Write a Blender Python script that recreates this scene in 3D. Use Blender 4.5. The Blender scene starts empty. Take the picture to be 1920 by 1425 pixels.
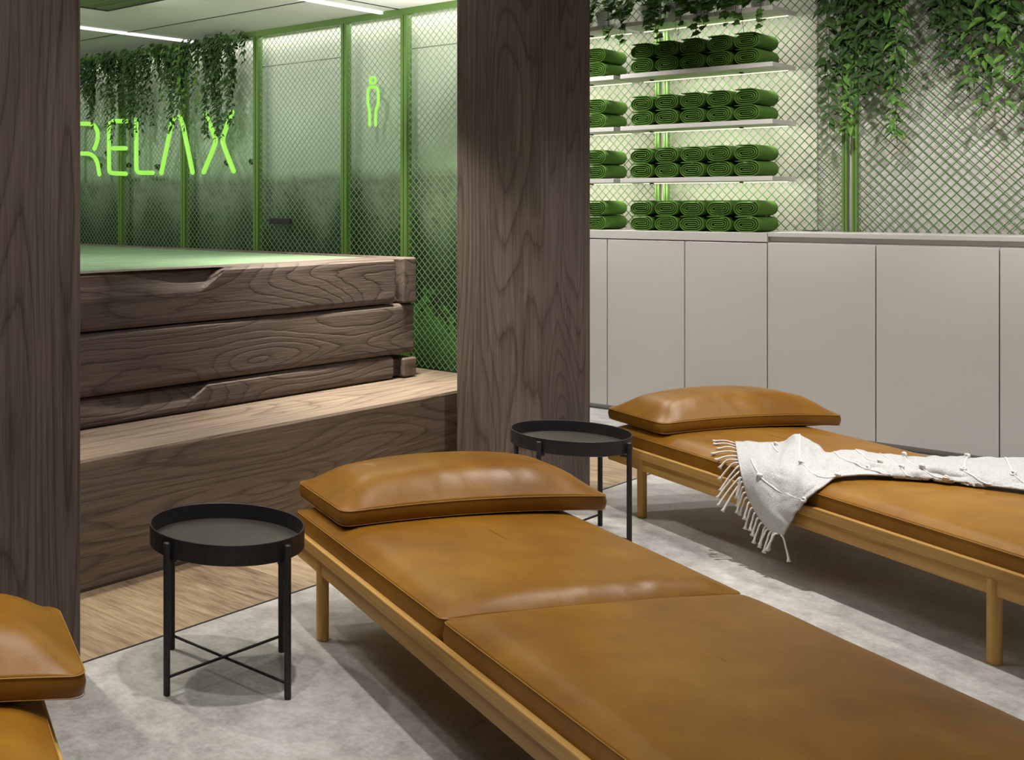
import bpy, bmesh, math, random
from mathutils import Vector, Matrix, noise
random.seed(7)
S = bpy.context.scene
C = S.collection
PI = math.pi
R = random.Random(11)

# ---------------------------------------------------------------- helpers
def link(o, parent=None):
    C.objects.link(o)
    if parent is not None:
        o.parent = parent
    return o

def tag(o, label=None, cat=None, group=None, kind=None):
    if label: o['label'] = label
    if cat: o['category'] = cat
    if group: o['group'] = group
    if kind: o['kind'] = kind
    return o

def empty(name, loc, rz=0.0, label=None, cat=None, group=None):
    o = bpy.data.objects.new(name, None)
    o.empty_display_size = 0.1
    o.location = loc
    o.rotation_euler = (0, 0, rz)
    C.objects.link(o)
    return tag(o, label, cat, group)

class MB:
    def __init__(self):
        self.v = []; self.f = []
    def box(self, x0, x1, y0, y1, z0, z1):
        n = len(self.v)
        self.v += [(x0,y0,z0),(x1,y0,z0),(x1,y1,z0),(x0,y1,z0),(x0,y0,z1),(x1,y0,z1),(x1,y1,z1),(x0,y1,z1)]
        self.f += [(n,n+3,n+2,n+1),(n+4,n+5,n+6,n+7),(n,n+1,n+5,n+4),(n+1,n+2,n+6,n+5),(n+2,n+3,n+7,n+6),(n+3,n,n+4,n+7)]
        return self
    def bar(self, p, q, w, d=None, up=(0,0,1), n=4, caps=True):
        """prism of n sides between p and q"""
        p = Vector(p); q = Vector(q); t = (q-p).normalized()
        u = Vector(up)
        if abs(t.dot(u)) > .98: u = Vector((1,0,0)) if abs(t.x) < .9 else Vector((0,1,0))
        a = t.cross(u).normalized(); b = a.cross(t).normalized()
        d = w if d is None else d
        s = len(self.v)
        for c in (p, q):
            for k in range(n):
                an = 2*PI*(k+.5)/n
                f = 1/math.cos(PI/n) if n == 4 else 1
                self.v.append(tuple(c + a*(w/2*f*math.cos(an)) + b*(d/2*f*math.sin(an))))
        for k in range(n):
            self.f.append((s+k, s+(k+1)%n, s+n+(k+1)%n, s+n+k))
        if caps:
            self.f.append(tuple(s+k for k in reversed(range(n))))
            self.f.append(tuple(s+n+k for k in range(n)))
        return self
    def tube(self, pts, r, n=8, closed=False, radii=None):
        pts = [Vector(p) for p in pts]
        m = len(pts); s = len(self.v)
        ref = None
        for i, p in enumerate(pts):
            if closed:
                t = (pts[(i+1)%m]-pts[i-1]).normalized()
            else:
                t = (pts[min(i+1,m-1)]-pts[max(i-1,0)]).normalized()
            if ref is None:
                ref = Vector((0,0,1)) if abs(t.z) < .9 else Vector((1,0,0))
            a = (ref - t*ref.dot(t))
            if a.length < 1e-6: a = Vector((1,0,0)).cross(t)
            a.normalize(); b = t.cross(a); ref = a
            rr = radii[i] if radii else r
            for k in range(n):
                an = 2*PI*k/n
                self.v.append(tuple(p + a*(rr*math.cos(an)) + b*(rr*math.sin(an))))
        for i in range(m if closed else m-1):
            j = (i+1) % m
            for k in range(n):
                self.f.append((s+i*n+k, s+i*n+(k+1)%n, s+j*n+(k+1)%n, s+j*n+k))
        if not closed:
            self.f.append(tuple(s+k for k in reversed(range(n))))
            self.f.append(tuple(s+(m-1)*n+k for k in range(n)))
        return self
    def lathe(self, prof, cx=0, cy=0, n=48):
        s = len(self.v); m = len(prof)
        for r, z in prof:
            for k in range(n):
                an = 2*PI*k/n
                self.v.append((cx+r*math.cos(an), cy+r*math.sin(an), z))
        for i in range(m-1):
            for k in range(n):
                self.f.append((s+i*n+k, s+i*n+(k+1)%n, s+(i+1)*n+(k+1)%n, s+(i+1)*n+k))
        self.f.append(tuple(s+k for k in reversed(range(n))))
        self.f.append(tuple(s+(m-1)*n+k for k in range(n)))
        return self
    def build(self, name, mat, parent=None, smooth=False, bevel=0, off=None, fix=True):
        me = bpy.data.meshes.new(name)
        v = self.v
        if off is not None:
            v = [(a-off[0], b-off[1], c-off[2]) for a, b, c in v]
        me.from_pydata(v, [], self.f)
        if fix:
            bm = bmesh.new(); bm.from_mesh(me)
            bmesh.ops.recalc_face_normals(bm, faces=bm.faces)
            bm.to_mesh(me); bm.free()
        me.materials.append(mat)
        if smooth:
            me.polygons.foreach_set('use_smooth', [True]*len(me.polygons))
        o = bpy.data.objects.new(name, me)
        link(o, parent)
        if bevel:
            m = o.modifiers.new('bevel', 'BEVEL'); m.width = bevel; m.segments = 3
            m.limit_method = 'ANGLE'; m.angle_limit = math.radians(40)
            me.polygons.foreach_set('use_smooth', [True]*len(me.polygons))
            w = o.modifiers.new('wn', 'WEIGHTED_NORMAL'); w.keep_sharp = False
        return o

def struct(o):
    o['kind'] = 'structure'
    return o

# ---------------------------------------------------------------- materials
def new_mat(name):
    m = bpy.data.materials.new(name); m.use_nodes = True
    nt = m.node_tree; b = nt.nodes['Principled BSDF']
    return m, nt, b

def N(nt, typ, **kw):
    n = nt.nodes.new(typ)
    for k, v in kw.items():
        if k.startswith('i_'):
            key = k[2:]
            n.inputs[int(key) if key.isdigit() else key.replace('_', ' ')].default_value = v
        else:
            setattr(n, k, v)
    return n

def ramp(nt, stops, interp='LINEAR'):
    n = nt.nodes.new('ShaderNodeValToRGB'); cr = n.color_ramp; cr.interpolation = interp
    while len(cr.elements) < len(stops): cr.elements.new(.5)
    for e, (p, c) in zip(cr.elements, stops):
        e.position = p; e.color = (*c, 1) if len(c) == 3 else c
    return n

def noise_tex(nt, vec, scale, detail=3, rough=.5, dim=None):
    n = nt.nodes.new('ShaderNodeTexNoise')
    n.inputs['Scale'].default_value = scale; n.inputs['Detail'].default_value = detail
    n.inputs['Roughness'].default_value = rough
    if vec is not None: nt.links.new(vec, n.inputs['Vector'])
    return n

def mapping(nt, vec, scale=(1,1,1), loc=(0,0,0), rot=(0,0,0)):
    n = nt.nodes.new('ShaderNodeMapping')
    n.inputs['Scale'].default_value = scale; n.inputs['Location'].default_value = loc; n.inputs['Rotation'].default_value = rot
    nt.links.new(vec, n.inputs['Vector'])
    return n.outputs[0]

def mathn(nt, op, a, b=None, clamp=False):
    n = nt.nodes.new('ShaderNodeMath'); n.operation = op; n.use_clamp = clamp
    for i, x in enumerate((a, b)):
        if x is None: continue
        if isinstance(x, (int, float)): n.inputs[i].default_value = x
        else: nt.links.new(x, n.inputs[i])
    return n.outputs[0]

def mixc(nt, f, a, b, blend='MIX'):
    n = nt.nodes.new('ShaderNodeMix'); n.data_type = 'RGBA'; n.blend_type = blend
    for s, x in ((n.inputs['Factor'], f), (n.inputs[6], a), (n.inputs[7], b)):
        if isinstance(x, (int, float)): s.default_value = x
        elif isinstance(x, tuple): s.default_value = (*x, 1)
        else: nt.links.new(x, s)
    return n.outputs[2]

def bump(nt, b, h, strength=.3, dist=.01):
    n = nt.nodes.new('ShaderNodeBump'); n.inputs['Strength'].default_value = strength; n.inputs['Distance'].default_value = dist
    nt.links.new(h, n.inputs['Height']); nt.links.new(n.outputs[0], b.inputs['Normal'])
    return n

def simple(name, col, rough=.5, metal=0, nscale=0, namt=.1, bumps=0, spec=None):
    m, nt, b = new_mat(name)
    b.inputs['Base Color'].default_value = (*col, 1)
    b.inputs['Roughness'].default_value = rough; b.inputs['Metallic'].default_value = metal
    if spec is not None: b.inputs['Specular IOR Level'].default_value = spec
    if nscale:
        tc = N(nt, 'ShaderNodeTexCoord')
        n = noise_tex(nt, tc.outputs['Object'], nscale, 4)
        lo = tuple(c*(1-namt) for c in col); hi = tuple(min(1, c*(1+namt)) for c in col)
        r = ramp(nt, [(.3, lo), (.7, hi)])
        nt.links.new(n.outputs[0], r.inputs[0]); nt.links.new(r.outputs[0], b.inputs['Base Color'])
        if bumps: bump(nt, b, n.outputs[0], bumps, .005)
    return m

def emit(name, col, strength):
    m, nt, b = new_mat(name)
    b.inputs['Base Color'].default_value = (*(c*.05 for c in col), 1)
    b.inputs['Emission Color'].default_value = (*col, 1)
    b.inputs['Emission Strength'].default_value = strength
    return m

def wood(name, axis, dark, mid, light, freq=30, rough=.6, bumps=.35, long=.10, warp=.5, fiber=.5, seed=0, rnd=True):
    """growth-ring timber: rings around the grain axis, warped so that cut faces show cathedral figure"""
    m, nt, b = new_mat(name)
    tc = N(nt, 'ShaderNodeTexCoord')
    vec = tc.outputs['Object']
    if rnd:
        oi = N(nt, 'ShaderNodeObjectInfo')
        va = N(nt, 'ShaderNodeVectorMath', operation='SCALE'); va.inputs[0].default_value = (3.7, 5.1, 2.3)
        nt.links.new(oi.outputs['Random'], va.inputs['Scale'])
        ad = N(nt, 'ShaderNodeVectorMath', operation='ADD')
        nt.links.new(vec, ad.inputs[0]); nt.links.new(va.outputs[0], ad.inputs[1]); vec = ad.outputs[0]
    sc = [1, 1, 1]; sc['xyz'.index(axis)] = long
    v = mapping(nt, vec, tuple(sc), (seed*1.7, seed*.9, seed*.6))
    big = noise_tex(nt, v, 2.6, 1.2, .45)
    med = noise_tex(nt, v, 14, 3, .5)
    fsc = [1, 1, 1]; fsc['xyz'.index(axis)] = .02
    vf = mapping(nt, vec, tuple(fsc))
    fib = noise_tex(nt, vf, 260, 3, .6)
    fib2 = noise_tex(nt, vf, 70, 3, .6)
    # ring value from a stretched noise field: contour bands of it read as cathedral figure
    ring = mathn(nt, 'ADD', mathn(nt, 'MULTIPLY', big.outputs[0], freq), mathn(nt, 'MULTIPLY', med.outputs[0], warp*2.5))
    fr = mathn(nt, 'FRACT', ring)
    r = ramp(nt, [(0, (0,0,0)), (.07, (.45,.45,.45)), (.25, (.75,.75,.75)), (.80, (.9,.9,.9)), (.95, (.6,.6,.6)), (1, (0,0,0))])
    nt.links.new(fr, r.inputs[0])
    patch = noise_tex(nt, v, 2.2, 2, .5)
    val = mathn(nt, 'ADD', mathn(nt, 'MULTIPLY', r.outputs[0], .26), mathn(nt, 'MULTIPLY', fib.outputs[0], fiber*1.1))
    val = mathn(nt, 'ADD', val, mathn(nt, 'MULTIPLY', fib2.outputs[0], .45))
    val = mathn(nt, 'ADD', val, mathn(nt, 'MULTIPLY', patch.outputs[0], .30))
    cr = ramp(nt, [(.34, dark), (.62, mid), (.86, light)])
    nt.links.new(mathn(nt, 'MULTIPLY', val, .83), cr.inputs[0])
    nt.links.new(cr.outputs[0], b.inputs['Base Color'])
    b.inputs['Roughness'].default_value = rough
    b.inputs['Specular IOR Level'].default_value = .3
    h = mathn(nt, 'ADD', mathn(nt, 'MULTIPLY', r.outputs[0], .8), mathn(nt, 'MULTIPLY', fib.outputs[0], .5))
    bump(nt, b, h, bumps, .004)
    return m

DK, MD, LT = (.030,.021,.0165), (.096,.071,.060), (.19,.150,.127)
M = {}
M['pillar'] = wood('pillar_timber', 'z', DK, MD, LT, freq=34, long=.13, warp=.35)
M['beam'] = wood('beam_timber', 'x', DK, MD, LT, freq=30, long=.22, warp=.45, bumps=.6)
M['beam_y'] = wood('beam_timber_side', 'y', DK, MD, LT, freq=30, long=.22, warp=.45, bumps=.6)
M['end'] = wood('beam_end_timber', 'x', DK, MD, LT, freq=14, long=.9, warp=.4, bumps=.5)
M['step'] = wood('step_timber', 'x', (.05,.035,.025), (.135,.098,.073), (.27,.21,.155), freq=28, long=.16, warp=.4, bumps=.4)
M['cover'] = wood('timber_with_neon_glow', 'x', (.10,.17,.09), (.17,.27,.15), (.25,.36,.22), freq=9, long=.16, warp=.2, bumps=.2, rnd=False)  # pale timber with the neon's green light put into its colour
M['oak'] = wood('oiled_oak', 'y', (.28,.145,.032), (.47,.265,.070), (.62,.38,.12), freq=7, long=.10, warp=.2, bumps=.12, rough=.42, rnd=False)
M['oak_leg'] = wood('oiled_oak_leg', 'z', (.28,.145,.032), (.47,.265,.070), (.62,.38,.12), freq=7, long=.10, warp=.2, bumps=.12, rough=.42, rnd=False)
M['slat'] = wood('slat_timber', 'y', (.05,.07,.03), (.10,.14,.06), (.15,.2,.09), freq=8, long=.1, warp=.2, bumps=.2, rnd=False)
M['metal'] = simple('matt_charcoal_steel', (.032,.030,.031), .48, .35, 60, .12, .05)
M['tray'] = simple('grey_bronze_tray_floor', (.085,.077,.066), .38, .55, 8, .15)
M['white'] = simple('white_lacquer', (.66,.635,.60), .26, 0, 1.5, .02)
M['whitem'] = simple('white_matt_paint', (.60,.575,.545), .5)
M['worktop'] = simple('worktop_white', (.62,.595,.56), .4, 0, 5, .03)
M['plinth'] = simple('grey_plinth', (.50,.49,.47), .5)
M['dark'] = simple('dark_gap', (.02,.018,.016), .8)
M['green'] = simple('green_powder_coat', (.095,.185,.038), .45)
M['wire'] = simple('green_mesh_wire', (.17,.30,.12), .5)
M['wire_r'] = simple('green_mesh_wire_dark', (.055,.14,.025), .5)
M['vine'] = simple('vine_stem', (.03,.06,.015), .6)
M['cord'] = simple('white_cotton_cord', (.78,.76,.73), .85)
M['strip'] = emit('warm_strip_light', (1,.96,.72), 1.3)
M['cstrip'] = emit('white_strip_light', (1,.97,.97), 1.6)
M['neon'] = emit('green_neon_glow', (.36,.86,.10), 1.0)
M['pot'] = simple('white_ceramic', (.72,.70,.68), .35)

def leaf_mat(name, a, b_, rough=.6):
    m, nt, b = new_mat(name)
    tc = N(nt, 'ShaderNodeTexCoord')
    n = noise_tex(nt, tc.outputs['Object'], 26, 2, .6)
    r = ramp(nt, [(.35, a), (.68, b_)])
    nt.links.new(n.outputs[0], r.inputs[0]); nt.links.new(r.outputs[0], b.inputs['Base Color'])
    b.inputs['Roughness'].default_value = rough
    b.inputs['Specular IOR Level'].default_value = .2
    return m
M['leaf'] = leaf_mat('leaf_green', (.03,.085,.015), (.12,.27,.045))
M['leafd'] = leaf_mat('leaf_dark', (.015,.038,.009), (.045,.10,.022))
M['leafb'] = leaf_mat('leaf_bright', (.035,.09,.015), (.12,.25,.045))

# leather
def leather():
    m, nt, b = new_mat('cognac_leather')
    tc = N(nt, 'ShaderNodeTexCoord')
    n1 = noise_tex(nt, tc.outputs['Object'], 2.2, 4, .55)
    n2 = noise_tex(nt, tc.outputs['Object'], 11, 4, .6)
    v = mathn(nt, 'ADD', mathn(nt, 'MULTIPLY', n1.outputs[0], .7), mathn(nt, 'MULTIPLY', n2.outputs[0], .3))
    r = ramp(nt, [(.36, (.185,.074,.006)), (.52, (.248,.109,.009)), (.68, (.315,.152,.013))])
    nt.links.new(v, r.inputs[0]); nt.links.new(r.outputs[0], b.inputs['Base Color'])
    b.inputs['Roughness'].default_value = .36
    b.inputs['Specular IOR Level'].default_value = .30
    vo = N(nt, 'ShaderNodeTexVoronoi'); vo.inputs['Scale'].default_value = 420
    nt.links.new(tc.outputs['Object'], vo.inputs['Vector'])
    n3 = noise_tex(nt, tc.outputs['Object'], 16, 3, .5)
    h = mathn(nt, 'ADD', mathn(nt, 'MULTIPLY', vo.outputs[0], .12), mathn(nt, 'MULTIPLY', n3.outputs[0], .8))
    bump(nt, b, h, .12, .01)
    return m
M['leather'] = leather()
M['stitch'] = simple('tan_stitching', (.36,.19,.04), .6)

def towel_mat():
    m, nt, b = new_mat('green_towelling')
    tc = N(nt, 'ShaderNodeTexCoord')
    n = noise_tex(nt, tc.outputs['Object'], 140, 3, .6)
    r = ramp(nt, [(.3, (.055,.130,.022)), (.7, (.105,.215,.040))])
    nt.links.new(n.outputs[0], r.inputs[0]); nt.links.new(r.outputs[0], b.inputs['Base Color'])
    b.inputs['Roughness'].default_value = .9; b.inputs['Specular IOR Level'].default_value = .1
    bump(nt, b, n.outputs[0], .3, .004)
    return m
M['towel'] = towel_mat()

def concrete():
    m, nt, b = new_mat('polished_concrete')
    tc = N(nt, 'ShaderNodeTexCoord')
    n1 = noise_tex(nt, tc.outputs['Object'], 1.6, 5, .6)
    n2 = noise_tex(nt, tc.outputs['Object'], 13, 6, .7)
    n3 = noise_tex(nt, mapping(nt, tc.outputs['Object'], (1,1,1), (4,2,0)), 60, 5, .7)
    v = mathn(nt, 'ADD', mathn(nt, 'MULTIPLY', n1.outputs[0], .34), mathn(nt, 'MULTIPLY', n2.outputs[0], .40))
    v = mathn(nt, 'ADD', v, mathn(nt, 'MULTIPLY', n3.outputs[0], .26))
    r = ramp(nt, [(.38, (.22,.21,.195)), (.50, (.38,.362,.34)), (.60, (.50,.482,.46))])
    nt.links.new(v, r.inputs[0]); nt.links.new(r.outputs[0], b.inputs['Base Color'])
    r2 = ramp(nt, [(.35, (.42,.42,.42)), (.65, (.6,.6,.6))])
    nt.links.new(n2.outputs[0], r2.inputs[0]); nt.links.new(r2.outputs[0], b.inputs['Roughness'])
    bump(nt, b, n2.outputs[0], .15, .004)
    return m
M['concrete'] = concrete()

def floorwood():
    m, nt, b = new_mat('light_oak_planks')
    tc = N(nt, 'ShaderNodeTexCoord')
    sp = N(nt, 'ShaderNodeSeparateXYZ'); nt.links.new(tc.outputs['Object'], sp.inputs[0])
    w = .235
    q = mathn(nt, 'DIVIDE', mathn(nt, 'ADD', sp.outputs[0], -.04), w)
    pid = mathn(nt, 'FLOOR', q); fr = mathn(nt, 'FRACT', q)
    wn = N(nt, 'ShaderNodeTexWhiteNoise', noise_dimensions='1D'); nt.links.new(pid, wn.inputs['W'])
    cv = N(nt, 'ShaderNodeCombineXYZ')
    nt.links.new(mathn(nt, 'MULTIPLY', wn.outputs[0], 9), cv.inputs[1]); nt.links.new(mathn(nt, 'MULTIPLY', wn.outputs[0], 5), cv.inputs[2])
    ad = N(nt, 'ShaderNodeVectorMath', operation='ADD'); nt.links.new(tc.outputs['Object'], ad.inputs[0]); nt.links.new(cv.outputs[0], ad.inputs[1])
    n1 = noise_tex(nt, mapping(nt, ad.outputs[0], (1,.16,1)), 34, 6, .72)
    n2 = noise_tex(nt, mapping(nt, ad.outputs[0], (1,.04,1)), 150, 4, .6)
    v = mathn(nt, 'ADD', mathn(nt, 'MULTIPLY', n1.outputs[0], .6), mathn(nt, 'MULTIPLY', n2.outputs[0], .4))
    v = mathn(nt, 'ADD', v, mathn(nt, 'MULTIPLY', mathn(nt, 'SUBTRACT', wn.outputs[0], .5), .13))
    r = ramp(nt, [(.36, (.12,.075,.040)), (.50, (.27,.19,.115)), (.64, (.39,.295,.185))])
    nt.links.new(v, r.inputs[0])
    edge = mathn(nt, 'LESS_THAN', fr, .012)
    c = mixc(nt, mathn(nt, 'MULTIPLY', edge, .55), r.outputs[0], (.10,.06,.03))
    nt.links.new(c, b.inputs['Base Color']); b.inputs['Roughness'].default_value = .5
    bump(nt, b, v, .25, .003)
    return m
M['floorwood'] = floorwood()

def mural():
    """printed photo wallpaper: misty forest, pale sky above, dark firs below"""
    m, nt, b = new_mat('forest_wallpaper')
    tc = N(nt, 'ShaderNodeTexCoord')
    sp = N(nt, 'ShaderNodeSeparateXYZ'); nt.links.new(tc.outputs['Object'], sp.inputs[0])
    y, z = sp.outputs[1], sp.outputs[2]
    soft = noise_tex(nt, mapping(nt, tc.outputs['Object'], (1,1,.8)), 1.8, 5, .6)
    fine = noise_tex(nt, tc.outputs['Object'], 13, 8, .72)
    sky = ramp(nt, [(0, (.32,.42,.31)), (.45, (.43,.50,.41)), (1, (.56,.56,.50))])
    nt.links.new(mathn(nt, 'DIVIDE', mathn(nt, 'SUBTRACT', z, 1.55), .8, True), sky.inputs[0])
    col = sky.outputs[0]
    # layers of firs, each a ragged silhouette: z below a spiky height curve
    def layer(col, zbase, amp, per, ph, c_hi, c_lo, blur, hgt):
        t = mathn(nt, 'ADD', mathn(nt, 'DIVIDE', y, per), ph)
        tn = noise_tex(nt, mapping(nt, tc.outputs['Object'], (0,1,0), (0,ph*7,0)), 1/per*.8, 2, .5)
        tri = mathn(nt, 'PINGPONG', t, .5)                     # 0..0.5 spikes
        spike = mathn(nt, 'MULTIPLY', mathn(nt, 'SUBTRACT', .5, tri), 2*amp)
        h = mathn(nt, 'ADD', mathn(nt, 'ADD', spike, mathn(nt, 'MULTIPLY', mathn(nt, 'SUBTRACT', tn.outputs[0], .5), amp*2.4)), zbase)
        h = mathn(nt, 'ADD', h, mathn(nt, 'MULTIPLY', mathn(nt, 'SUBTRACT', fine.outputs[0], .5), .85))
        d = mathn(nt, 'DIVIDE', mathn(nt, 'SUBTRACT', h, z), blur, True)
        g = ramp(nt, [(0, c_hi), (1, c_lo)])
        dep = mathn(nt, 'DIVIDE', mathn(nt, 'SUBTRACT', h, z), hgt, True)
        nt.links.new(mathn(nt, 'ADD', dep, mathn(nt, 'MULTIPLY', mathn(nt, 'SUBTRACT', fine.outputs[0], .5), .7), True), g.inputs[0])
        return mixc(nt, d, col, g.outputs[0])
    # flat mist bank
    bank = mathn(nt, 'DIVIDE', mathn(nt, 'SUBTRACT', mathn(nt, 'ADD', 1.56, mathn(nt, 'MULTIPLY', mathn(nt, 'SUBTRACT', soft.outputs[0], .5), .12)), z), .07, True)
    bk = ramp(nt, [(.3, (.085,.11,.08)), (.7, (.16,.185,.145))]); nt.links.new(fine.outputs[0], bk.inputs[0])
    col = mixc(nt, mathn(nt, 'MULTIPLY', bank, .9), col, bk.outputs[0])
    col = layer(col, 1.18, .22, .62, .37, (.080,.115,.078), (.045,.072,.043), .16, .5)
    col = layer(col, 1.27, .24, .43, .12, (.030,.052,.028), (.012,.024,.011), .20, .5)
    col = layer(col, .62, .18, .45, .73, (.05,.14,.04), (.006,.012,.005), .05, .45)
    fg = ramp(nt, [(.40, (.55,.55,.55)), (.62, (1.9,2.1,1.8))]); nt.links.new(fine.outputs[0], fg.inputs[0])
    low = mathn(nt, 'DIVIDE', mathn(nt, 'SUBTRACT', 1.6, z), .5, True)
    col2 = mixc(nt, 1.0, col, fg.outputs[0], 'MULTIPLY')
    col = mixc(nt, low, col, col2)
    nt.links.new(col, b.inputs['Base Color'])
    b.inputs['Roughness'].default_value = .6
    return m
M['mural'] = mural()

def plaster(name, c, n=5):
    m, nt, b = new_mat(name)
    tc = N(nt, 'ShaderNodeTexCoord')
    n1 = noise_tex(nt, tc.outputs['Object'], n, 5, .6)
    r = ramp(nt, [(.3, tuple(x*.90 for x in c)), (.7, tuple(min(1, x*1.06) for x in c))])
    nt.links.new(n1.outputs[0], r.inputs[0]); nt.links.new(r.outputs[0], b.inputs['Base Color'])
    b.inputs['Roughness'].default_value = .85
    bump(nt, b, n1.outputs[0], .1, .004)
    return m
M['plaster'] = plaster('wall_plaster', (.50,.475,.43))
M['ceil'] = plaster('ceiling_plaster', (.60,.585,.55), 2)

def blanket_mat():
    m, nt, b = new_mat('white_woven_cotton')
    tc = N(nt, 'ShaderNodeTexCoord')
    n = noise_tex(nt, tc.outputs['Object'], 210, 4, .7)
    r = ramp(nt, [(.3, (.44,.435,.43)), (.6, (.67,.665,.655))])
    nt.links.new(n.outputs[0], r.inputs[0]); nt.links.new(r.outputs[0], b.inputs['Base Color'])
    b.inputs['Roughness'].default_value = .95; b.inputs['Specular IOR Level'].default_value = .1
    bump(nt, b, n.outputs[0], .7, .006)
    return m
M['blanket'] = blanket_mat()

# ---------------------------------------------------------------- setting
def sbox(name, x0, x1, y0, y1, z0, z1, mat, bevel=0, parent=None):
    o = MB().box(x0, x1, y0, y1, z0, z1).build(name, mat, parent, bevel=bevel)
    if parent is None: struct(o)
    return o

ZC = 3.0
sbox('floor', -6, 9, -6, 9, -.1, 0, M['concrete'])
sbox('trim_1', .2, 8.3, 2.665, 3.137, -.02, .0015, M['floorwood'])                 # strip of oak planks let into the floor
sbox('trim_2', .2, 8.3, 2.659, 2.665, -.02, .0022, M['dark'])                      # dark joint along the planks
sbox('wall_right', 7.82, 8.0, -5.8, 9, 0, ZC, M['plaster'])
sbox('trim_3', 7.79, 7.83, 2.607, 2.701, 1.19, ZC, M['plaster'])                    # shallow pilaster beside the shelves
sbox('trim_4', 7.74, 7.80, 2.41, 2.38, 1.19, ZC, M['whitem'])
sbox('trim_5', 7.74, 7.80, 3.506, 3.535, 1.19, ZC, M['whitem'])
sbox('wall_back', -6, 9, 8.6, 8.8, 0, ZC, M['plaster'])
sbox('ceiling', -6, 9, -6, 9, ZC, ZC+.1, M['ceil'])
# lowered ceiling over the tub, with its joints
lc = MB()
lc.box(-.5, 5.5, 2.75, 8.6, 2.42, 2.52)
struct(lc.build('ceiling_soffit', plaster('soffit_paint', (.78,.76,.73), 2)))
j = sbox('trim_6', 4.616, 4.624, 2.75, 8.6, 2.417, 2.421, M['dark'])
sbox('trim_7', 4.70, 5.31, 3.817, 3.825, 2.417, 2.421, M['dark'])
for nm, x0, x1, y0, y1 in (('a', 3.2, 5.20, 5.44, 5.458), ('b', 3.2, 5.20, 3.925, 3.943)):
    o = MB().box(x0, x1, y0, y1, 2.405, 2.42).build('strip_light', M['cstrip'])
    tag(o, {'a': 'thin white ceiling strip light ending above the hanging vines over the neon word',
            'b': 'thin white ceiling strip light ending at the green rail near the neon figure'}[nm], 'light', 'ceiling strip lights')
# slatted canopy panel
cn = empty('slatted_ceiling_panel', (3.0, 3.6, 2.30), 0, 'dark green slatted timber panel hanging under the ceiling at the top left', 'ceiling panel')
fr = MB(); fr.box(2.30,3.59,3.2,3.215,2.30,2.36).box(2.30,3.59,4.365,4.38,2.30,2.36).box(3.575,3.59,3.2,4.38,2.30,2.36)
fr.box(2.3,3.59,3.2,4.38,2.345,2.36)
fr.build('frame', M['dark'], cn, off=(3.0,3.6,2.3))
for k in range(13):
    x = 2.32+k*.098
    MB().box(x, x+.085, 3.215, 4.365, 2.303, 2.335).build('slat', M['slat'], cn, bevel=.003, off=(3.0,3.6,2.3))

# mural wall with its two flush doors
sbox('wall_left', 5.325, 5.47, 3.24, 8.6, 0, 2.55, M['mural'])
mw = [(3.24, 3.82, 2.215, 2.42), (3.826, 4.29, 0, 2.42), (4.296, 4.95, 2.215, 2.42), (4.956, 8.6, 0, 2.42)]
mm = MB()
for y0, y1, z0, z1 in mw: mm.box(5.310, 5.326, y0, y1, z0, z1)
struct(mm.build('wall_left_cladding', M['mural']))
d1 = sbox('door_1', 5.310, 5.326, 4.296, 4.95, 0, 2.209, M['mural'])
sbox('door_2', 5.310, 5.326, 3.24, 3.82, 0, 2.209, M['mural'])

# pillars
for nm, x0, lab in (('l', 1.632, 'large square dark timber pillar at the left edge, beside the step'),
                    ('c', 4.610, 'large square dark timber pillar in the middle, behind the second side table')):
    b_ = MB()
    w = .428
    nz = 60
    b_.box(x0, x0+w, 2.636, 2.636+.43, 0, 3.0)
    o = b_.build('timber_pillar', M['pillar'], bevel=.006)
    tag(o, lab, 'pillar')

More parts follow.
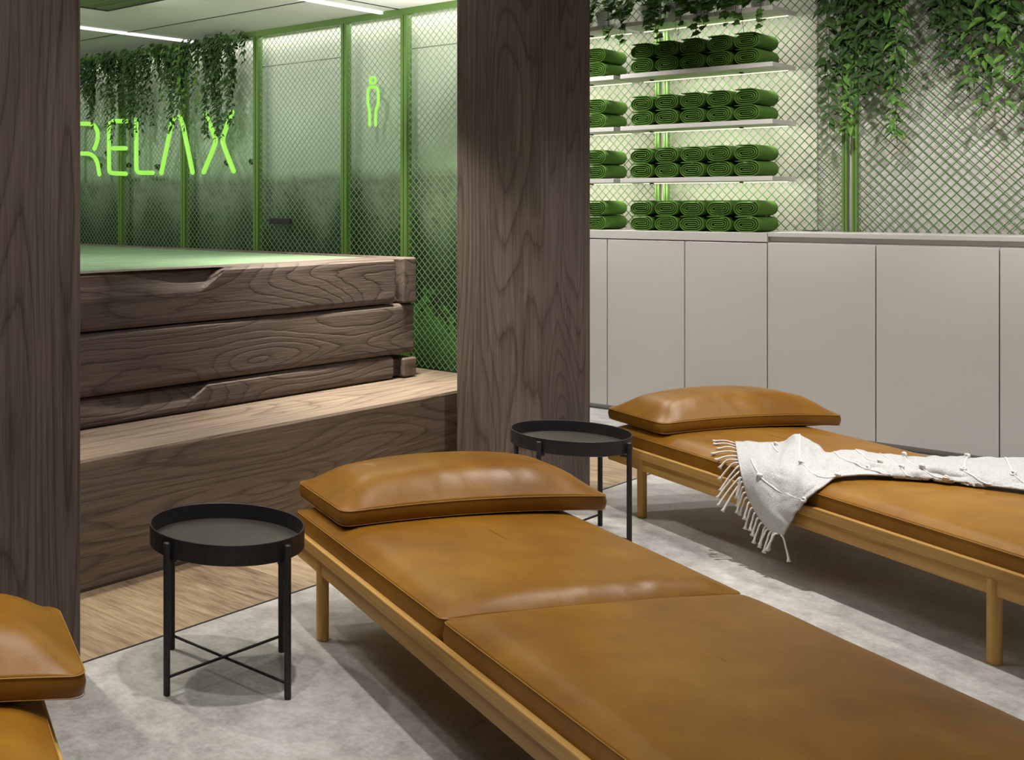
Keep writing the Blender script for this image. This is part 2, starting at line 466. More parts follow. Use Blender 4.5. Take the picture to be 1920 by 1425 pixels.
# ---------------------------------------------------------------- hewn beams, step and tub
def hewn(x0, x1, y0, y1, z0, z1, scoops=(), rnd=.006, seed=0, nx=None, edge=.014, side='y'):
    """grid-faced beam, soft arrises, axe-hewn waviness and optional scoops in its front"""
    L = x1-x0
    nx = nx or max(8, int(L/.025)); nz = max(6, int((z1-z0)/.014)); ny = 8
    mb = MB()
    prof = []   # section loop (y,z,nY,nZ)
    def rc(yy, zz):      # rounded arris
        return yy, zz
    for k in range(nz+1): prof.append((y0, z0+(z1-z0)*k/nz))
    for k in range(1, ny+1): prof.append((y0+(y1-y0)*k/ny, z1))
    for k in range(1, nz+1): prof.append((y1, z1-(z1-z0)*k/nz))
    for k in range(1, ny): prof.append((y1-(y1-y0)*k/ny, z0))
    m = len(prof)
    for i in range(nx+1):
        x = x0+L*i/nx
        for (yy, zz) in prof:
            a, b2 = yy, zz
            # round arrises
            dy = min(yy-y0, y1-yy); dz = min(zz-z0, z1-zz)
            wv = noise.noise(Vector((x*1.6, zz*5+seed*3.1, seed*1.3)))
            wz = noise.noise(Vector((x*2.1+7, yy*3, seed*2.7+(5 if zz > (z0+z1)/2 else 0))))
            if abs(yy-y0) < 1e-6:
                t = max(0, 1-dz/.022)
                a = y0 + edge*t*t + wv*rnd
                for (sx, sz, wl, dp) in scoops:
                    # scoop: left of a slanting line, above/below a ledge
                    ln = sx + (zz-sz)*1.35 + .02*noise.noise(Vector((zz*30, seed, 3)))
                    s1 = max(0, min(1, (ln-x)/.03)); s1 = s1*s1*(3-2*s1)
                    s2 = max(0, min(1, (zz-sz + .012 + .05*noise.noise(Vector((x*2, seed, 0))))/.075)); s2 = s2*s2*(3-2*s2)
                    s3 = max(.35, 1-(ln-x)/wl) if x < ln else 0
                    a += dp*s1*s2*s3
            if abs(zz-z1) < 1e-6 or abs(zz-z0) < 1e-6:
                b2 = zz + (wz*rnd*.6 if zz > z0+1e-6 else 0) - (0.004 if zz > z0+1e-6 and yy == y0 else 0)
            if i == 0 or i == nx:
                pass
            mb.v.append((x, a, b2))
    for i in range(nx):
        for k in range(m):
            mb.f.append((i*m+k, i*m+(k+1)%m, (i+1)*m+(k+1)%m, (i+1)*m+k))
    mb.f.append(tuple(range(m))); mb.f.append(tuple(nx*m+k for k in reversed(range(m))))
    return mb

st = hewn(.3, 5.205, 3.137, 8.5, 0.0, .466, rnd=.002, seed=5, edge=.006)
o = st.build('timber_step', M['step'], smooth=False)
tag(o, 'wide dark timber step with a pale lit top in front of the log tub', 'step')

tub = empty('log_tub', (2.8, 3.54, .466), 0, 'raised tub of stacked dark hewn timber beams standing on the wide step', 'tub')
T0 = (2.8, 3.54, .466)
hewn(.9, 4.777, 3.54, 3.69, .848, 1.077, scoops=((3.45, .985, 1.5, .035),), seed=1).build('beam', M['beam'], tub, off=T0)
hewn(.9, 4.935, 3.54, 3.69, .590, .842, seed=2).build('beam', M['beam'], tub, off=T0)
hewn(.9, 4.765, 3.54, 3.69, .468, .584, scoops=((3.36, .50, 1.2, .03),), seed=3).build('beam', M['beam'], tub, off=T0)
for z0, z1, nm in ((.846, 1.078, 'beam'), (.468, .566, 'beam')):
    q = MB().box(4.838, 4.95, 3.528, 8.2, z0, z1)
    o = q.build(nm, M['end'], tub, bevel=.012, off=T0)
    q = MB().box(4.79, 4.842, 3.575, 8.2, z0+.004, z1-.006)
    q.build('beam_inner_edge', M['end'], tub, bevel=.006, off=T0)
MB().box(4.79, 4.935, 3.70, 8.2, .572, .842).build('beam', M['beam_y'], tub, bevel=.012, off=T0)
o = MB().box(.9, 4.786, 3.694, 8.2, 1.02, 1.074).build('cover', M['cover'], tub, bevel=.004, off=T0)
o['label'] = 'timber cover with the green neon glow in its colour'

# ---------------------------------------------------------------- mesh screens
def mesh_wires(mb, X, y0, y1, z0, z1, w, h, th, plane='x'):
    """diagonal strands of an expanded mesh clipped to a rectangle in the plane x = X"""
    sl = h/w
    for sgn in (1, -1):
        # lines z = sgn*sl*(y) + c
        c_vals = [z - sgn*sl*yy for yy in (y0, y1) for z in (z0, z1)]
        c = math.ceil(min(c_vals)/h)*h
        while c < max(c_vals):
            pts = []
            for yy in (y0, y1):
                zz = sgn*sl*yy + c
                if z0 <= zz <= z1: pts.append((yy, zz))
            for zz in (z0, z1):
                yy = (zz-c)/(sgn*sl)
                if y0 < yy < y1: pts.append((yy, zz))
            if len(pts) >= 2:
                pts.sort()
                a, b = pts[0], pts[-1]
                if abs(a[0]-b[0]) > .004:
                    xo = X + sgn*th*.35
                    mb.bar((xo, a[0], a[1]), (xo, b[0], b[1]), th, th*.8, up=(1,0,0), caps=False)
            c += h

LX = 5.21
scr = empty('mesh_screen', (LX, 5.5, .466), 0, 'green wire mesh screen with green posts in front of the forest wallpaper', 'screen')
O = (LX, 5.5, .466)
MB().box(LX-.02, LX+.02, 3.30, 8.5, 2.385, 2.42).build('top_rail', M['green'], scr, off=O, bevel=.003)
posts = [3.30, 3.787, 4.200, 4.891, 5.550, 6.198, 6.86, 7.6, 8.45]
for y in posts:
    p = MB().box(LX-.022, LX+.022, y-.020, y-.003, .468, 2.386).box(LX-.022, LX+.022, y+.003, y+.020, .468, 2.386).box(LX-.014, LX+.014, y-.005, y+.005, .468, 2.386)
    p.build('post', M['green'], scr, off=O)
for a, b in zip(posts[:-1], posts[1:]):
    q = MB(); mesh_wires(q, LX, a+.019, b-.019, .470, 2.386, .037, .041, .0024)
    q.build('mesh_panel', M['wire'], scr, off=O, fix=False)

h = MB().box(5.160, 5.178, 4.588, 4.752, 1.232, 1.266).box(5.175, 5.200, 4.60, 4.62, 1.236, 1.262).box(5.175, 5.200, 4.72, 4.74, 1.236, 1.262).build('door_handle', M['dark'], scr, bevel=.003, off=O)
h['label'] = 'small black bar handle on the mesh'
RX = 7.70
for (y0, y1, lab) in ((-.6, 2.383, 'green wire mesh panel above the worktop at the far right'),
                      (2.408, 3.506, 'green wire mesh panel between the two pairs of green posts, behind the towel shelves'),
                      (3.535, 4.75, 'green wire mesh panel behind the left stacks of towels, half hidden by the pillar')):
    s = empty('mesh_screen', (RX, (y0+y1)/2, 1.186), 0, lab, 'screen', 'wire mesh panels on the right wall')
    O = (RX, (y0+y1)/2, 1.186)
    for y in (y0, y1-.028):
        MB().box(RX-.018, RX+.018, y, y+.011, 1.186, 2.95).box(RX-.018, RX+.018, y+.017, y+.028, 1.186, 2.95).box(RX-.01, RX+.01, y+.01, y+.018, 1.186, 2.95).build('post', M['green'], s, off=O)
    MB().box(RX-.018, RX+.018, y0, y1, 2.95, 2.98).build('top_rail', M['green'], s, off=O)
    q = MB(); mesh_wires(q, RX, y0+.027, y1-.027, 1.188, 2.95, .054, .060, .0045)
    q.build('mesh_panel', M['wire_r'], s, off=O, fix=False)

# ---------------------------------------------------------------- cabinets and worktop
CX0 = 7.25
def cabinet(y0, y1, zt, lab, grp):
    o = empty('base_cabinet', (CX0+.3, (y0+y1)/2, 0), 0, lab, 'cabinet', grp)
    O = (CX0+.3, (y0+y1)/2, 0)
    MB().box(CX0+.024, CX0+.45, y0+.001, y1-.001, .045, zt).build('body', M['whitem'], o, off=O)
    MB().box(CX0, CX0+.022, y0+.0028, y1-.0028, .032, zt-.006).build('door', M['white'], o, off=O, bevel=.0018)
    MB().box(CX0+.026, CX0+.43, y0+.001, y1-.001, 0, .045).build('plinth', M['plinth'], o, off=O)
    return o
ys_l = [2.693, 3.176, 3.677, 4.17, 4.67]
labs_l = ['white flat-fronted base cabinet at the right end below the towel shelves',
          'white flat-fronted base cabinet second from the right below the towel shelves',
          'white flat-fronted base cabinet showing as a narrow strip beside the middle pillar',
          'white flat-fronted base cabinet behind the middle pillar']
for a, b, lab in zip(ys_l[:-1], ys_l[1:], labs_l): cabinet(a, b, 1.125, lab, 'cabinets below the towel shelves')
ys_r = [2.693, 2.130, 1.568, 1.00, .44, -.12]
labs_r = ['white base cabinet under the mesh wall, directly right of the towel shelf cabinets',
          'white base cabinet under the mesh wall, second right of the towel shelves',
          'white base cabinet cut by the right edge of the photo',
          'white base cabinet beyond the right edge of the photo', 'last white base cabinet along the wall']
for b, a, lab in zip(ys_r[:-1], ys_r[1:], labs_r): cabinet(a, b, 1.128, lab, 'cabinets below the mesh wall')
t = MB().box(CX0, 7.70, 2.6945, 4.67, 1.126, 1.180).build('worktop', M['white'], bevel=.002)
tag(t, 'thick white worktop under the rolled towels', 'worktop')
t = MB().box(CX0+.004, 7.70, -.12, 2.6925, 1.158, 1.184).box(CX0+.03, 7.70, -.12, 2.6925, 1.130, 1.158).build('worktop', M['worktop'], bevel=.002)
tag(t, 'long thin pale worktop with a shadow gap under the mesh wall on the right', 'worktop')

# ---------------------------------------------------------------- shelves
SH = [('top', 2.536), ('second', 2.200), ('third', 1.859), ('lowest', 1.519)]
for nm, z in SH:
    for side, y0, y1 in (('right', 2.686, 3.619), ('left', 3.664, 4.6)):
        lab = f'white shelf, {nm} of the four in the {side} shelf column'
        s = empty('wall_shelf', (7.5, (y0+y1)/2, z-.03), 0, lab, 'shelf', 'white towel shelves')
        O = (7.5, (y0+y1)/2, z-.03)
        MB().box(7.31, 7.68, y0, y1, z-.028, z).build('board', M['whitem'], s, off=O, bevel=.002)
        l = MB().box(7.600, 7.608, y0+.02, y1-.02, z-.033, z-.028).build('strip_light', M['strip'], s, off=O)
        l['label'] = 'thin glowing light strip under the shelf'
        for ya in (y0+.25, y1-.12): MB().box(7.50, 7.53, ya, ya+.014, z-.036, z-.028).build('bracket', M['dark'], s, off=O)

# rolled towels -----------------------------------------------------------
def towel_mesh():
    th = .0082; pitch = .0130; r0 = .0035; s = .026
    path = []
    r = r0; n = 8
    # start in the centre slit, wind outwards: straights joined by half circles
    path.append((-s+.004, 0.0))
    side = 1; zc = 0.0
    halves = 7
    y_cur = 0.0
    rr = pitch*.5
    cz = rr
    # right half circle goes from (s,0) up to (s,2*rr)...
    z = 0.0
    direction = 1
    cur_z = 0.0
    rad = pitch*.5
    for k in range(halves):
        cx = s*direction
        cz = cur_z + (rad if k % 2 == 0 else -rad)
        a0 = -PI/2 if k % 2 == 0 else PI/2
        for i in range(n+1):
            t = a0 + direction*(PI*i/n) if k % 2 == 0 else a0 + (PI*i/n)
            if k % 2 == 0: px = cx + rad*math.cos(t); pz = cz + rad*math.sin(t)
            else: px = cx + rad*math.cos(t); pz = cz + rad*math.sin(t)
            path.append((px, pz))
        cur_z = cz + (rad if k % 2 == 0 else -rad)
        rad += pitch*.5
        direction *= -1
    # outer end: lies flat along the top and sticks out a little to the left
    last = path[-1]
    path.append((last[0]*.2 if abs(last[0]) < .03 else 0, last[1]))
    return path, th
def build_towel(parentname):
    path, th = towel_mesh()
    # path ends after an even number of halves at the bottom; flip so that the flap lies on top
    zs = [p[1] for p in path]
    flip = path[-1][1] < (max(zs)+min(zs))/2
    P = [(-x if False else x, (-z if flip else z)) for x, z in path]
    # make flap run towards the left end
    endx = P[-2][0]
    P[-1] = (P[-2][0], P[-2][1])
    P.pop()
    if P[-1][0] < 0: P = [(-x, z) for x, z in P]
    # the outer end lies flat on top and sticks out to the left
    x0 = min(p[0] for p in P)
    for t in (.25, .5, .75, 1): P.append((.026 + (x0*.97-.026)*t, P[-1][1]))
    zs = [p[1] for p in P]; mid = (max(zs)+min(zs))/2
    P = [(x, z-mid) for x, z in P]
    mb = MB(); n = len(P); D = .30
    secs = []
    for i, (x, z) in enumerate(P):
        a = P[max(0, i-1)]; b = P[min(n-1, i+1)]
        tx, tz = b[0]-a[0], b[1]-a[1]; l = math.hypot(tx, tz) or 1
        nx, nz = -tz/l, tx/l
        h = th/2*(.5 if i == n-1 else 1)
        secs.append(((x+nx*h, z+nz*h), (x-nx*h, z-nz*h)))
    depths = [0, .006, .5*D, D-.006, D]
    shr = [.55, 1, 1, 1, .55]
    for d, sh in zip(depths, shr):
        for (p, q), (cx, cz) in zip(secs, P):
            # local: X depth, Y across (left in the photo is +y), Z up
            mb.v.append((d, -(cx+(p[0]-cx)*sh), cz+(p[1]-cz)*sh))
            mb.v.append((d, -(cx+(q[0]-cx)*sh), cz+(q[1]-cz)*sh))
    w = 2*n
    for k in range(len(depths)-1):
        for i in range(n-1):
            for s_ in (0, 1):
                a = k*w+2*i+s_; b = a+2
                mb.f.append((a, b, b+w, a+w))
        for i in (0, n-1):
            a = k*w+2*i
            mb.f.append((a, a+1, a+1+w, a+w))
    for k in (0, len(depths)-1):
        for i in range(n-1):
            a = k*w+2*i
            mb.f.append((a, a+1, a+3, a+2))
    zb = min(v[2] for v in mb.v); zt = max(v[2] for v in mb.v)
    yy = [v[1] for v in mb.v]; ym = (min(yy)+max(yy))/2
    mb.v = [(v[0], v[1]-ym, v[2]-zb) for v in mb.v]
    return mb, zt-zb, max(yy)-min(yy)
tmb, TH, TW = build_towel('x')
# scale to measured size
sy = .150/TW; sz = .0965/TH
tmb.v = [(v[0], v[1]*sy, v[2]*sz) for v in tmb.v]
tow0 = tmb.build('rolled_towel', M['towel'], smooth=True)
TH = .0965
pos_names = ['first from the left', 'second from the left', 'middle', 'second from the right', 'last on the right']
ycol = [3.490, 3.328, 3.170, 3.007, 2.843]
lev = [('second shelf from the top', 2.200), ('third shelf from the top', 1.859), ('lowest shelf', 1.519), ('worktop', 1.180)]
first = True
rt = random.Random(4)
for ln, z in lev:
    for row, rn in ((0, 'lower'), (1, 'upper')):
        cols = [(y, f'right stack, {rn} row, {pn}, {ln}', 'towels in the right shelf column') for y, pn in zip(ycol, pos_names)]
        cols += [(3.806, f'beside the middle pillar, {rn} row, {ln}', 'towels in the left shelf column')]
        for y, lb, g in cols:
            if first: o = tow0; first = False
            else:
                o = tow0.copy(); C.objects.link(o)
            o.location = (7.335+rt.uniform(-.004, .004)+row*.002, y+rt.uniform(-.003, .003), z+.0008+row*(TH+.0012))
            o.rotation_euler = (0, 0, 0)
            o.scale = (1, 1, 1)
            tag(o, 'rolled green towel, '+lb, 'towel', g)

# ---------------------------------------------------------------- foliage
def leaf_long(mb, base, d, L, W, up, droop):
    """lance-shaped leaf, folded along the rib, drooping"""
    d = Vector(d).normalized(); u = Vector(up)
    s = d.cross(u)
    if s.length < .05: s = Vector((1,0,0)).cross(d)
    s.normalize(); n = s.cross(d).normalized()
    base = Vector(base); k = len(mb.v)
    prof = [(0, .03), (.22, .72), (.48, 1), (.75, .68), (1, .02)]
    for t, w in prof:
        c = base + d*(L*t) + Vector((0,0,-1))*(droop*L*t*t)
        fold = n*(W*.22*w)
        mb.v.append(tuple(c + s*(W*.5*w) + fold)); mb.v.append(tuple(c)); mb.v.append(tuple(c - s*(W*.5*w) + fold))
    for i in range(len(prof)-1):
        a = k+3*i
        mb.f.append((a, a+1, a+4, a+3)); mb.f.append((a+1, a+2, a+5, a+4))

def leaf_ivy(mb, base, d, L, up):
    """five-pointed ivy leaf"""
    d = Vector(d).normalized(); s = d.cross(Vector(up))
    if s.length < .05: s = Vector((0,1,0)).cross(d)
    s.normalize(); n = s.cross(d).normalized(); base = Vector(base); k = len(mb.v)
    out = [(0,0), (-.10,.28), (.05,.52), (.28,.42), (.45,.50), (.58,.26), (1.0,0), (.58,-.26), (.45,-.50), (.28,-.42), (.05,-.52), (-.10,-.28)]
    mb.v.append(tuple(base + d*(L*.35) - n*(L*.06)))
    for a, b in out:
        mb.v.append(tuple(base + d*(L*a) + s*(L*b) + n*(L*.10*abs(b)) - Vector((0,0,1))*(L*.12*a)))
    m = len(out)
    for i in range(m): mb.f.append((k, k+1+i, k+1+(i+1)%m))

def hanging(name, origin, label, group, strands, leafL, leafW, dens, mats, kind='long', stem_r=.0015, seed=1, out=.0, parent=None):
    rr = random.Random(seed)
    root = empty(name, origin, 0, label, 'plant', group)
    stem = MB(); lv = [MB() for _ in mats]
    O = origin
    for (x, y, zt, zb, bright) in strands:
        n = max(4, int((zt-zb)/.04)); pts = []
        ph = rr.uniform(0, 6)
        for i in range(n+1):
            t = i/n
            pts.append((x+.012*math.sin(ph+t*5)-out*0, y+.014*math.sin(ph*1.7+t*4), zt+(zb-zt)*t))
        stem.tube(pts, stem_r, 4)
        cnt = int((zt-zb)*dens)
        for c in range(cnt):
            t = (c+rr.random()*.6)/cnt
            if t > .97: continue
            i = min(n-1, int(t*n)); f = t*n-i
            p = Vector(pts[i]).lerp(Vector(pts[i+1]), f)
            an = c*2.4+rr.uniform(-.5, .5)
            el = rr.uniform(-.55, .25)
            d = (-abs(math.cos(an))*.45, math.sin(an), el-.25)
            k = bright if rr.random() < .55+.3*t else 0
            mbk = lv[min(k, len(lv)-1)]
            L = leafL*rr.uniform(.65, 1.15)*(1-.25*t)
            upv = (rr.uniform(-1.2,-.4), rr.uniform(-.6,.6), rr.uniform(.2,.9))
            if kind == 'long': leaf_long(mbk, p, d, L, leafW*rr.uniform(.8,1.2)*L/leafL, upv, rr.uniform(.1,.5))
            else: leaf_ivy(mbk, p, d, L, upv)
    stem.build('stems', M['vine'], root, off=O, fix=False)
    for b, m in zip(lv, mats):
        if b.f: b.build('foliage', m, root, off=O, smooth=False, fix=False)
    return root

# vines over the neon word (on the mesh screen)
rr = random.Random(21)
def strands_for(y0, y1, zb, n, jag, zt=2.37, x0=5.06, bright=0, taper=True):
    out = []
    for i in range(n):
        u = (i+rr.random())/n
        y = y0+(y1-y0)*u
        e = 4*u*(1-u) if taper else 1
        out.append((x0+rr.uniform(-.035,.085), y, zt+rr.uniform(-.03,.02), min(zt-.1, zb+(1-e)*.18+rr.random()**.8*jag*1.25), bright if rr.random() < .6 else 0))
    return out
clumps = [(4.99, 5.26, 1.63, 26, .45, 0, 'hanging vine clump at the right end of the row, over the neon letter X'),
          (5.33, 5.69, 1.76, 34, .40, 1, 'brighter hanging vine clump over the neon letter A'),
          (5.75, 6.20, 1.66, 42, .45, 0, 'dark hanging vine clump over the neon letters E and L'),
          (6.25, 6.62, 1.78, 34, .35, 0, 'dark hanging vine clump beside the left pillar over the neon letter R'),
          (6.65, 7.2, 1.8, 34, .35, 0, 'hanging vine clump mostly hidden by the left pillar')]
for i, (y0, y1, zb, n, jag, br, lab) in enumerate(clumps):
    stl = strands_for(y0, y1, zb, n, jag, bright=br)
    # sprawling crown along the rail
    stl += strands_for(y0-.10, y1+.06, 2.20, 20, .10, zt=2.41, taper=False, bright=0)
    hanging('hanging_vine', (5.10, (y0+y1)/2, 2.40), lab, 'vines hanging over the neon word', stl, .046, .024, 62, [M['leafd'], M['leafb']], seed=30+i)

# long-leaved vines at the right
v1 = []
for y, zb, br in ((2.50,1.93,0),(2.47,1.78,0),(2.44,2.05,0),(2.40,1.73,1),(2.36,1.76,1),(2.33,1.92,0),(2.28,1.98,0),(2.24,1.86,0),(2.20,1.99,0),(2.16,1.71,1),(2.11,1.70,1),(2.08,2.05,0),(2.14,2.1,0),(2.3,2.2,0),(2.42,2.2,0),(2.19,2.2,0),(2.25,2.25,0),(2.35,2.25,0)):
    v1.append((7.60+rr.uniform(-.05,.04), y, 2.86, zb, br))
hanging('trailing_vine', (7.6, 2.3, 2.86), 'long-leaved vine trailing over the pair of green posts right of the shelves', 'long-leaved vines on the right wall', v1, .092, .040, 34, [M['leafd'], M['leafb']], seed=77)
v2 = []
for y, zb, br in ((1.93,2.06,0),(1.90,2.12,0),(1.86,2.2,0),(1.83,2.15,0),(1.80,1.97,1),(1.765,1.99,1),(1.73,2.10,0),(1.705,1.84,1),(1.67,2.0,1),(1.63,2.2,0),(1.60,1.82,1),(1.565,1.95,1),(1.53,2.0,1),(1.49,1.80,1),(1.45,1.9,0),(1.41,1.85,1),(1.36,1.95,0),(1.31,2.0,1),(1.75,2.3,0),(1.68,2.3,0),(1.58,2.3,0),(1.88,2.35,0),(1.95,2.32,0)):
    v2.append((7.60+rr.uniform(-.05,.04), y, 2.86, zb, br))
hanging('trailing_vine', (7.6, 1.65, 2.86), 'long-leaved vine trailing over the mesh at the top right corner', 'long-leaved vines on the right wall', v2, .092, .040, 30, [M['leafd'], M['leafb']], seed=78)
for y0, y1, lab in ((2.04, 2.54, 'white trough planter above the vine over the green posts'), (1.28, 1.99, 'white trough planter above the vine at the top right corner')):
    o = MB().box(7.52, 7.68, y0, y1, 2.82, 2.98).build('trough_planter', M['pot'], bevel=.006)
    tag(o, lab, 'planter', 'planters of the long-leaved vines')

# potted ivy on the top shelf
py = [2.80, 2.97, 3.14, 3.31, 3.48, 3.78, 3.95]
plab = ['at the right end of the top shelf', 'second from the right on the top shelf', 'third from the right on the top shelf', 'fourth from the right on the top shelf',
        'at the left end of the right top shelf', 'on the left top shelf beside the pillar', 'on the left top shelf behind the pillar']
for i, (y, pl) in enumerate(zip(py, plab)):
    z0 = 2.5365
    root = empty('potted_ivy', (7.43, y, z0), 0, 'ivy in a white pot '+pl, 'plant', 'potted ivy on the top shelf')
    MB().lathe([(.045, 0), (.062, .09), (.066, .095), (.066, .105), (.058, .105), (.055, .085)], 0, 0, 24).build('pot', M['pot'], root, smooth=True)
    ri = random.Random(100+i)
    stem = MB(); lv = MB()
    for s_ in range(13):
        an = ri.uniform(-1.35, 1.35)+PI     # towards the room
        reach = ri.uniform(.10, .15)
        drop = ri.choice([.02, .05, .10, .14, .18, .22]) if abs(an-PI) < 1.0 else .02
        px, pyy = math.cos(an), math.sin(an)
        rx = max(.135, reach) if drop > .04 else reach
        ex = -max(.135, rx*abs(px)) if drop > .04 else px*reach
        pts = [(0, 0, .09), (ex*.5, pyy*reach*.6, .15+ri.uniform(0,.05)), (ex, pyy*reach, .12), (ex-.012, pyy*reach*1.1, .12-drop*.5-.04), (ex-.008, pyy*reach*1.15+ri.uniform(-.02,.02), .07-drop)]
        stem.tube(pts, .0014, 4)
        for c in range(7):
            t = (c+.5)/7*4; k = min(3, int(t)); p = Vector(pts[k]).lerp(Vector(pts[k+1]), t-k)
            d = (-ri.uniform(.2,1), ri.uniform(-1,1), ri.uniform(-.9,.1))
            if p.z < .03 and p.x > -.13: continue
            leaf_ivy(lv, p, d, ri.uniform(.034,.062), (-.8, ri.uniform(-.3,.3), .6))
    stem.build('stems', M['vine'], root, fix=False)
    lv.build('foliage', M['leaf'], root, fix=False)

# ---------------------------------------------------------------- neon
def smooth_path(pts, it=2, closed=False):
    for _ in range(it):
        out = [] if closed else [pts[0]]
        n = len(pts)
        for i in range(n if closed else n-1):
            a, b = pts[i], pts[(i+1) % n]
            out.append((a[0]*.75+b[0]*.25, a[1]*.75+b[1]*.25)); out.append((a[0]*.25+b[0]*.75, a[1]*.25+b[1]*.75))
        if not closed: out.append(pts[-1])
        pts = out
    return pts
def neon_tube(mb, pts, r, X, closed=False, it=2):
    p = smooth_path(pts, it, closed)
    p3 = [(X, a, b) for a, b in p]
    if closed:
        mb.tube(p3, r, 10, closed=True); return
    # rounded ends
    a = Vector(p3[0]); b = Vector(p3[1]); e = Vector(p3[-1]); f = Vector(p3[-2])
    d0 = (a-b).normalized(); d1 = (e-f).normalized()
    full = [a+d0*r*.95, a+d0*r*.7, a+d0*r*.3]+[Vector(q) for q in p3]+[e+d1*r*.3, e+d1*r*.7, e+d1*r*.95]
    rad = [r*.25, r*.7, r*.95]+[r]*len(p3)+[r*.95, r*.7, r*.25]
    mb.tube(full, r, 10, radii=rad)
NX = 5.165
letters = {
 'R': [[(6.693,1.558),(6.693,1.931),(6.667,1.941),(6.604,1.938),(6.504,1.932),(6.454,1.918),(6.418,1.878),(6.412,1.832),(6.43,1.783),(6.454,1.749)], [(6.693,1.723),(6.604,1.72),(6.51,1.717),(6.454,1.692),(6.418,1.652),(6.397,1.564)]],
 'E': [[(6.096,1.929),(6.244,1.937),(6.279,1.932),(6.288,1.91),(6.288,1.596),(6.279,1.577),(6.25,1.569),(6.104,1.562)], [(6.244,1.745),(6.104,1.74)]],
 'L': [[(5.992,1.936),(5.992,1.604),(5.987,1.578),(5.962,1.566),(5.82,1.563)]],
 'A': [[(5.734,1.559),(5.631,1.885),(5.621,1.914),(5.595,1.929),(5.564,1.927),(5.538,1.913),(5.526,1.888),(5.43,1.557)]],
 'X': [[(5.313,1.938),(5.221,1.779),(5.216,1.752),(5.223,1.728),(5.326,1.557)], [(5.07,1.931),(5.147,1.783),(5.154,1.756),(5.147,1.725),(5.056,1.558)]]}
sg = empty('neon_sign', (NX, 5.85, 1.56), 0, 'glowing green neon sign reading RELAX behind the hanging vines', 'sign')
O = (NX, 5.85, 1.56)
for ch, strokes in letters.items():
    mb = MB()
    for s_ in strokes: neon_tube(mb, s_, .0155, NX)
    o = mb.build('letter', M['neon'], sg, smooth=True, off=O); o['label'] = f'glowing green tube letter {ch}'
for y, z in ((6.585,1.641),(6.25,1.633),(5.945,1.614),(6.162,1.72),(6.491,1.724),(5.267,1.624),(5.048,1.624)):
    mb = MB(); mb.bar((LX+.070, y-.03, z-.005), (LX+.098, y-.03, z-.005), .036, n=16)
    mb.build('mount', M['metal'], sg, off=O)
sg2 = empty('neon_figure_sign', (NX, 3.975, 1.79), 0, 'small glowing green neon outline of a standing person on the mesh screen', 'sign')
O = (NX, 3.975, 1.79)
mb = MB()
neon_tube(mb, [(3.997,1.791),(3.997,1.874),(4.005,1.898),(4.01,1.92),(4.01,1.979),(4.005,1.997),(3.991,2.003),(3.958,2.001),(3.943,1.992),(3.938,1.974),(3.938,1.915),(3.943,1.894),(3.956,1.872),(3.956,1.789)], .0088, NX, it=1)
mb.build('body_tube', M['neon'], sg2, smooth=True, off=O)
mb = MB(); neon_tube(mb, [(3.975+.019*math.cos(t*PI/8), 2.040+.0175*math.sin(t*PI/8)) for t in range(16)], .0085, NX, closed=True, it=0)
mb.build('head_tube', M['neon'], sg2, smooth=True, off=O)

# ---------------------------------------------------------------- side tables
def make_table(loc, lab):
    t = empty('side_table', loc, 0, lab, 'table', 'round tray side tables')
    r = .222; zt = .432; zb = .378
    MB().lathe([(r-.004, zb-.004), (r, zb-.002), (r, zt-.001), (r-.001, zt), (r-.003, zt), (r-.004, zt-.001), (r-.004, zb+.006), (.02, zb+.006)], 0, 0, 72).build('tray', M['metal'], t, smooth=False)
    tt = MB().lathe([(r-.005, zb+.0062), (r-.005, zb+.0085), (.001, zb+.0085)], 0, 0, 64).build('tray_floor', M['tray'], t)
    tt['label'] = 'grey bronze tray floor'
    rl = .2335
    for k in range(4):
        a = PI/2*k
        x, y = rl*math.cos(a), rl*math.sin(a)
        mb = MB().tube([(x,y,0),(x,y,.004),(x,y,.416),(x,y,.420)], .0095, 14, radii=[.0085,.0095,.0095,.008])
        mb.build('leg', M['metal'], t, smooth=True)
        mb = MB().bar((x*.99, y*.99, zb-.012), (x*.86, y*.86, zb-.012), .010, .008); mb.build('bracket', M['metal'], t)
    MB().bar((-rl,0,.0485), (rl,0,.0485), .0085, n=10).build('stretcher', M['metal'], t)
    MB().bar((0,-rl,.0415), (0,rl,.0415), .0085, n=10).build('stretcher', M['metal'], t)
    return t
TAB = [(2.357, 2.335, 0), (4.372, 2.372, 0)]
make_table(TAB[0], 'round black tray side table in front of the step, near the left pillar')
t2 = make_table(TAB[1], 'round black tray side table in front of the middle pillar')
t2.scale = (1.045, 1.045, 1.0)

# ---------------------------------------------------------------- loungers
RZ = math.radians(-28.6)
XL, XR = .002, .851          # mattress sides
YH, YM, YF = .238, -.786, -1.865

def rrect(x0, x1, y0, y1, r, d, n=7, ns=26):
    """rounded rectangle outline inset by d, evenly divided so that successive insets join up"""
    x0 += d; x1 -= d; y0 += d; y1 -= d
    r = max(.004, r-d*.25)
    r = min(r, (x1-x0)/2*.98, (y1-y0)/2*.98)
    pts = []
    cs = [((x1-r, y1-r), 0), ((x0+r, y1-r), PI/2), ((x0+r, y0+r), PI), ((x1-r, y0+r), 3*PI/2)]
    for ci, ((cx, cy), a0) in enumerate(cs):
        for k in range(n+1):
            a = a0+PI/2*k/n
            pts.append((cx+r*math.cos(a), cy+r*math.sin(a)))
        nx_ = cs[(ci+1) % 4]; a1 = nx_[1]
        q = (nx_[0][0]+r*math.cos(a1), nx_[0][1]+r*math.sin(a1)); p = pts[-1]
        for k in range(1, ns): pts.append((p[0]+(q[0]-p[0])*k/ns, p[1]+(q[1]-p[1])*k/ns))
    return pts

